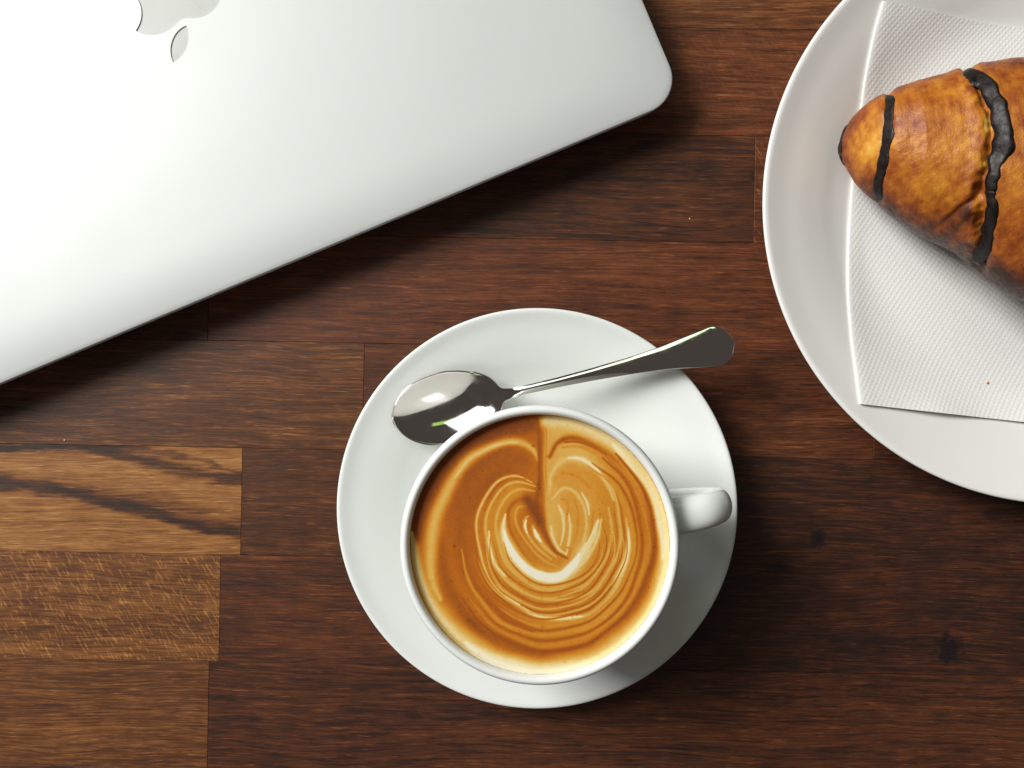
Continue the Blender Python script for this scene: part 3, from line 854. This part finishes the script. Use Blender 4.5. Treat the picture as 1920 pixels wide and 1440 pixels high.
    tone -= .42 * np.exp(-((d2 + 9) / 8) ** 2) * sstep(-.3, .5, vn(.010, .010, .010, 24, 2)) + .22 * np.exp(-(((qx - 1905) / 26) ** 2 + ((qy - 335) / 50) ** 2)) + .14 * np.exp(-(((qx - 1800) / 45) ** 2 + ((qy - 250) / 60) ** 2))
    tone += .26 * np.exp(-((d2 + 26) / 14) ** 2) * sstep(.0, .6, vn(.009, .012, .012, 25, 3)) + .22 * fm * np.exp(-((df - 8) / 14) ** 2)
    tone += .20 * np.exp(-(((qx - 1840) / 30) ** 2 + ((qy - 345) / 26) ** 2)) + .16 * np.exp(-(((qx - 1600) / 20) ** 2 + ((qy - 225) / 24) ** 2))
    tone += .09 * sstep(10, 60, d2) + .30 * sstep(1.25, 1.7, vn(.004, .0016, .003, 31, 3) + .8 * vn(.012, .012, .012, 32, 2))
    tone = np.clip(tone, 0, 1)
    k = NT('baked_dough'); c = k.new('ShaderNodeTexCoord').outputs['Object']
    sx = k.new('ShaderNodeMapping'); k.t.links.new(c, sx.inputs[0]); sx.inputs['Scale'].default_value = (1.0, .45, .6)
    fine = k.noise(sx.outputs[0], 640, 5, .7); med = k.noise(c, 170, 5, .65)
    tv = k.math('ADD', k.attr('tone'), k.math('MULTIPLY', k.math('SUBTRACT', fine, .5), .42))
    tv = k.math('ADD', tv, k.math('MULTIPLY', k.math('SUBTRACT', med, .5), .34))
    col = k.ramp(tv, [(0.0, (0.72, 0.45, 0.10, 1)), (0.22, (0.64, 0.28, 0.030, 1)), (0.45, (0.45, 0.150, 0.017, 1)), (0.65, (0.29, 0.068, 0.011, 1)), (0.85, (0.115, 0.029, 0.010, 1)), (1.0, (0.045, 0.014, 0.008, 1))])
    k.p(Base_Color=col, Roughness=k.mapr(fine, .3, .7, .24, .46), IOR=1.45, Specular_IOR_Level=.34)
    hb = k.math('ADD', fine, k.math('MULTIPLY', k.noise(c, 1400, 2, .6), .5))
    k.bump(hb, .6, .0005)
    root = tag(empty('croissant', (float(cx[NSc // 2]), float(cy[NSc // 2]), zb)), 'golden croissant striped with chocolate, lying on the napkin', 'croissant')
    o0 = np.array(root.location)
    f = grid_faces(NSc, NTh, True) + [tuple(range(NTh)), tuple(range((NSc - 1) * NTh, NSc * NTh))]
    body = link_mesh('pastry', pos - o0, f, k.m, root)
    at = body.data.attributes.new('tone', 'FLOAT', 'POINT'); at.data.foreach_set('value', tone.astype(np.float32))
    bm = bmesh.new(); bm.from_mesh(body.data); bmesh.ops.recalc_face_normals(bm, faces=bm.faces); bm.to_mesh(body.data); bm.free()
    # chocolate: ribbons laid on the crust
    k = NT('dark_chocolate'); c = k.new('ShaderNodeTexCoord').outputs['Object']
    nz = k.noise(c, 420, 3, .6)
    k.p(Base_Color=k.mix(k.mapr(nz, .3, .7), (0.007, 0.005, 0.005, 1), (0.017, 0.010, 0.008, 1)), Roughness=k.mapr(nz, .3, .7, .34, .56), IOR=1.42, Specular_IOR_Level=.32)
    k.bump(nz, .5, .0005)
    M_CH = k.m
    dg = disp.reshape(NSc, NTh).copy()
    for _ in range(14):
        dg = (dg + np.roll(dg, 1, 1) + np.roll(dg, -1, 1) + np.roll(dg, 1, 0) + np.roll(dg, -1, 0) + np.roll(dg, 2, 0) + np.roll(dg, -2, 0)) / 7
    rib = base + N * (dg.reshape(-1) + .0002)[:, None]
    PN = N; pq = proj(rib)
    face_cam = (PN * (np.array([0, 0, D]) - rib)).sum(1) > -.02
    cand = np.where(face_cam)[0]
    def stripe(pts, hwid, hh, sd, label=None):
        r_ = np.random.default_rng(sd)
        cpts = catmull(pts, 10); m_ = len(cpts)
        wv = np.interp(np.linspace(0, 1, m_), np.linspace(0, 1, len(hwid)), hwid)
        wig = np.convolve(r_.normal(0, 1, m_ + 12), np.hanning(11)[1:-1] / 3, 'valid')[:m_]; wig2 = np.convolve(r_.normal(0, 1, m_ + 12), np.hanning(11)[1:-1] / 3, 'valid')[:m_]
        NW = 15; vv = []
        tang = np.gradient(cpts, axis=0); tang /= np.linalg.norm(tang, axis=1)[:, None]
        for i in range(m_):
            nrm = np.array([-tang[i, 1], tang[i, 0]])
            for j in range(NW):
                t = -1 + 2 * j / (NW - 1)
                ww = wv[i] * (1 + .24 * (wig[i] if t < 0 else wig2[i]))
                p = cpts[i] + nrm * t * ww
                dd = ((pq[cand] - p) ** 2).sum(1)
                near = np.argpartition(dd, 6)[:6]
                wt = 1 / (dd[near] + .5); wt /= wt.sum()
                ii = cand[near]
                b_ = (rib[ii] * wt[:, None]).sum(0); n_ = (PN[ii] * wt[:, None]).sum(0); n_ /= np.linalg.norm(n_)
                endf = min(1, min(i, m_ - 1 - i) / 4)
                h_ = hh * math.sqrt(max(0, 1 - t ** 4)) * (0.35 + .65 * endf) * (1 + .10 * wig[i]) - .0004
                vv.append(b_ + n_ * h_)
        o = link_mesh('chocolate_stripe', np.array(vv) - o0, grid_faces(m_, NW), M_CH, root)
        sm = o.modifiers.new('even', 'SMOOTH'); sm.factor = .5; sm.iterations = 3
        if sum(p.normal.z for p in o.data.polygons) < 0: o.data.flip_normals()
        return o
    stripe([(1670, 178), (1668, 200), (1667, 228), (1664, 258), (1658, 290), (1651, 322), (1646, 350), (1648, 376)], [9, 11, 10, 12, 11, 12, 11, 10, 7], .0009, 1)
    stripe([(1806, 137), (1834, 146), (1856, 168), (1870, 200), (1880, 235), (1880, 270), (1868, 305), (1860, 340), (1858, 366)], [9, 15, 18, 19, 19, 21, 17, 13, 10], .0014, 2)
    stripe([(1858, 352), (1858, 370), (1860, 392), (1856, 425), (1850, 455), (1838, 480), (1830, 496)], [9, 11, 12, 13, 14, 16, 11], .0012, 3)
    stripe([(1588, 232), (1580, 250), (1576, 268), (1575, 284), (1577, 298), (1583, 312)], [1.0, 2, 2.6, 2.6, 2, 1], .0007, 5)
    stripe([(2130, 130), (2110, 220), (2120, 330), (2090, 450), (2085, 560)], [12, 16, 17, 16, 10], .0015, 6)
    stripe([(2330, 260), (2310, 320), (2300, 380), (2290, 450)], [10, 12, 12, 8], .0014, 7)
croissant()

# ------------------------------------------------------------------ crumbs
M_CRUMB = plain('pastry_crumb', (0.50, 0.20, 0.04, 1), .6)
M_SPECK = plain('pale_crumb', (0.70, 0.64, 0.55, 1), .7)
def crumb(px, py, z, r, mat, label, name='crumb', sd=0):
    r_ = random.Random(sd)
    bm = bmesh.new(); bmesh.ops.create_icosphere(bm, subdivisions=2, radius=r)
    for v in bm.verts: v.co *= r_.uniform(.7, 1.2); v.co.z *= .6
    me = bpy.data.meshes.new(name); bm.to_mesh(me); bm.free(); me.materials.append(mat)
    o = bpy.data.objects.new(name, me); o.location = P(px, py, z); o.rotation_euler = (0, 0, sd); COL.objects.link(o)
    tag(o, label, 'crumb')
w = P(1852, 718, .010)
i_ = np.unravel_index(np.argmin((nX - w.x) ** 2 + (nY - w.y) ** 2), nX.shape)
crumb(1852, 718, float(nZ[i_]) + .0002, .00055, M_CRUMB, 'tiny golden crumb on the napkin below the croissant', sd=1)
crumb(1293, 410, .0002, .0003, M_SPECK, 'tiny pale crumb on the table between laptop corner and large plate', sd=2)
crumb(121, 825, .0002, .0003, M_SPECK, 'tiny pale crumb on the table above the light streaked stave', sd=3)
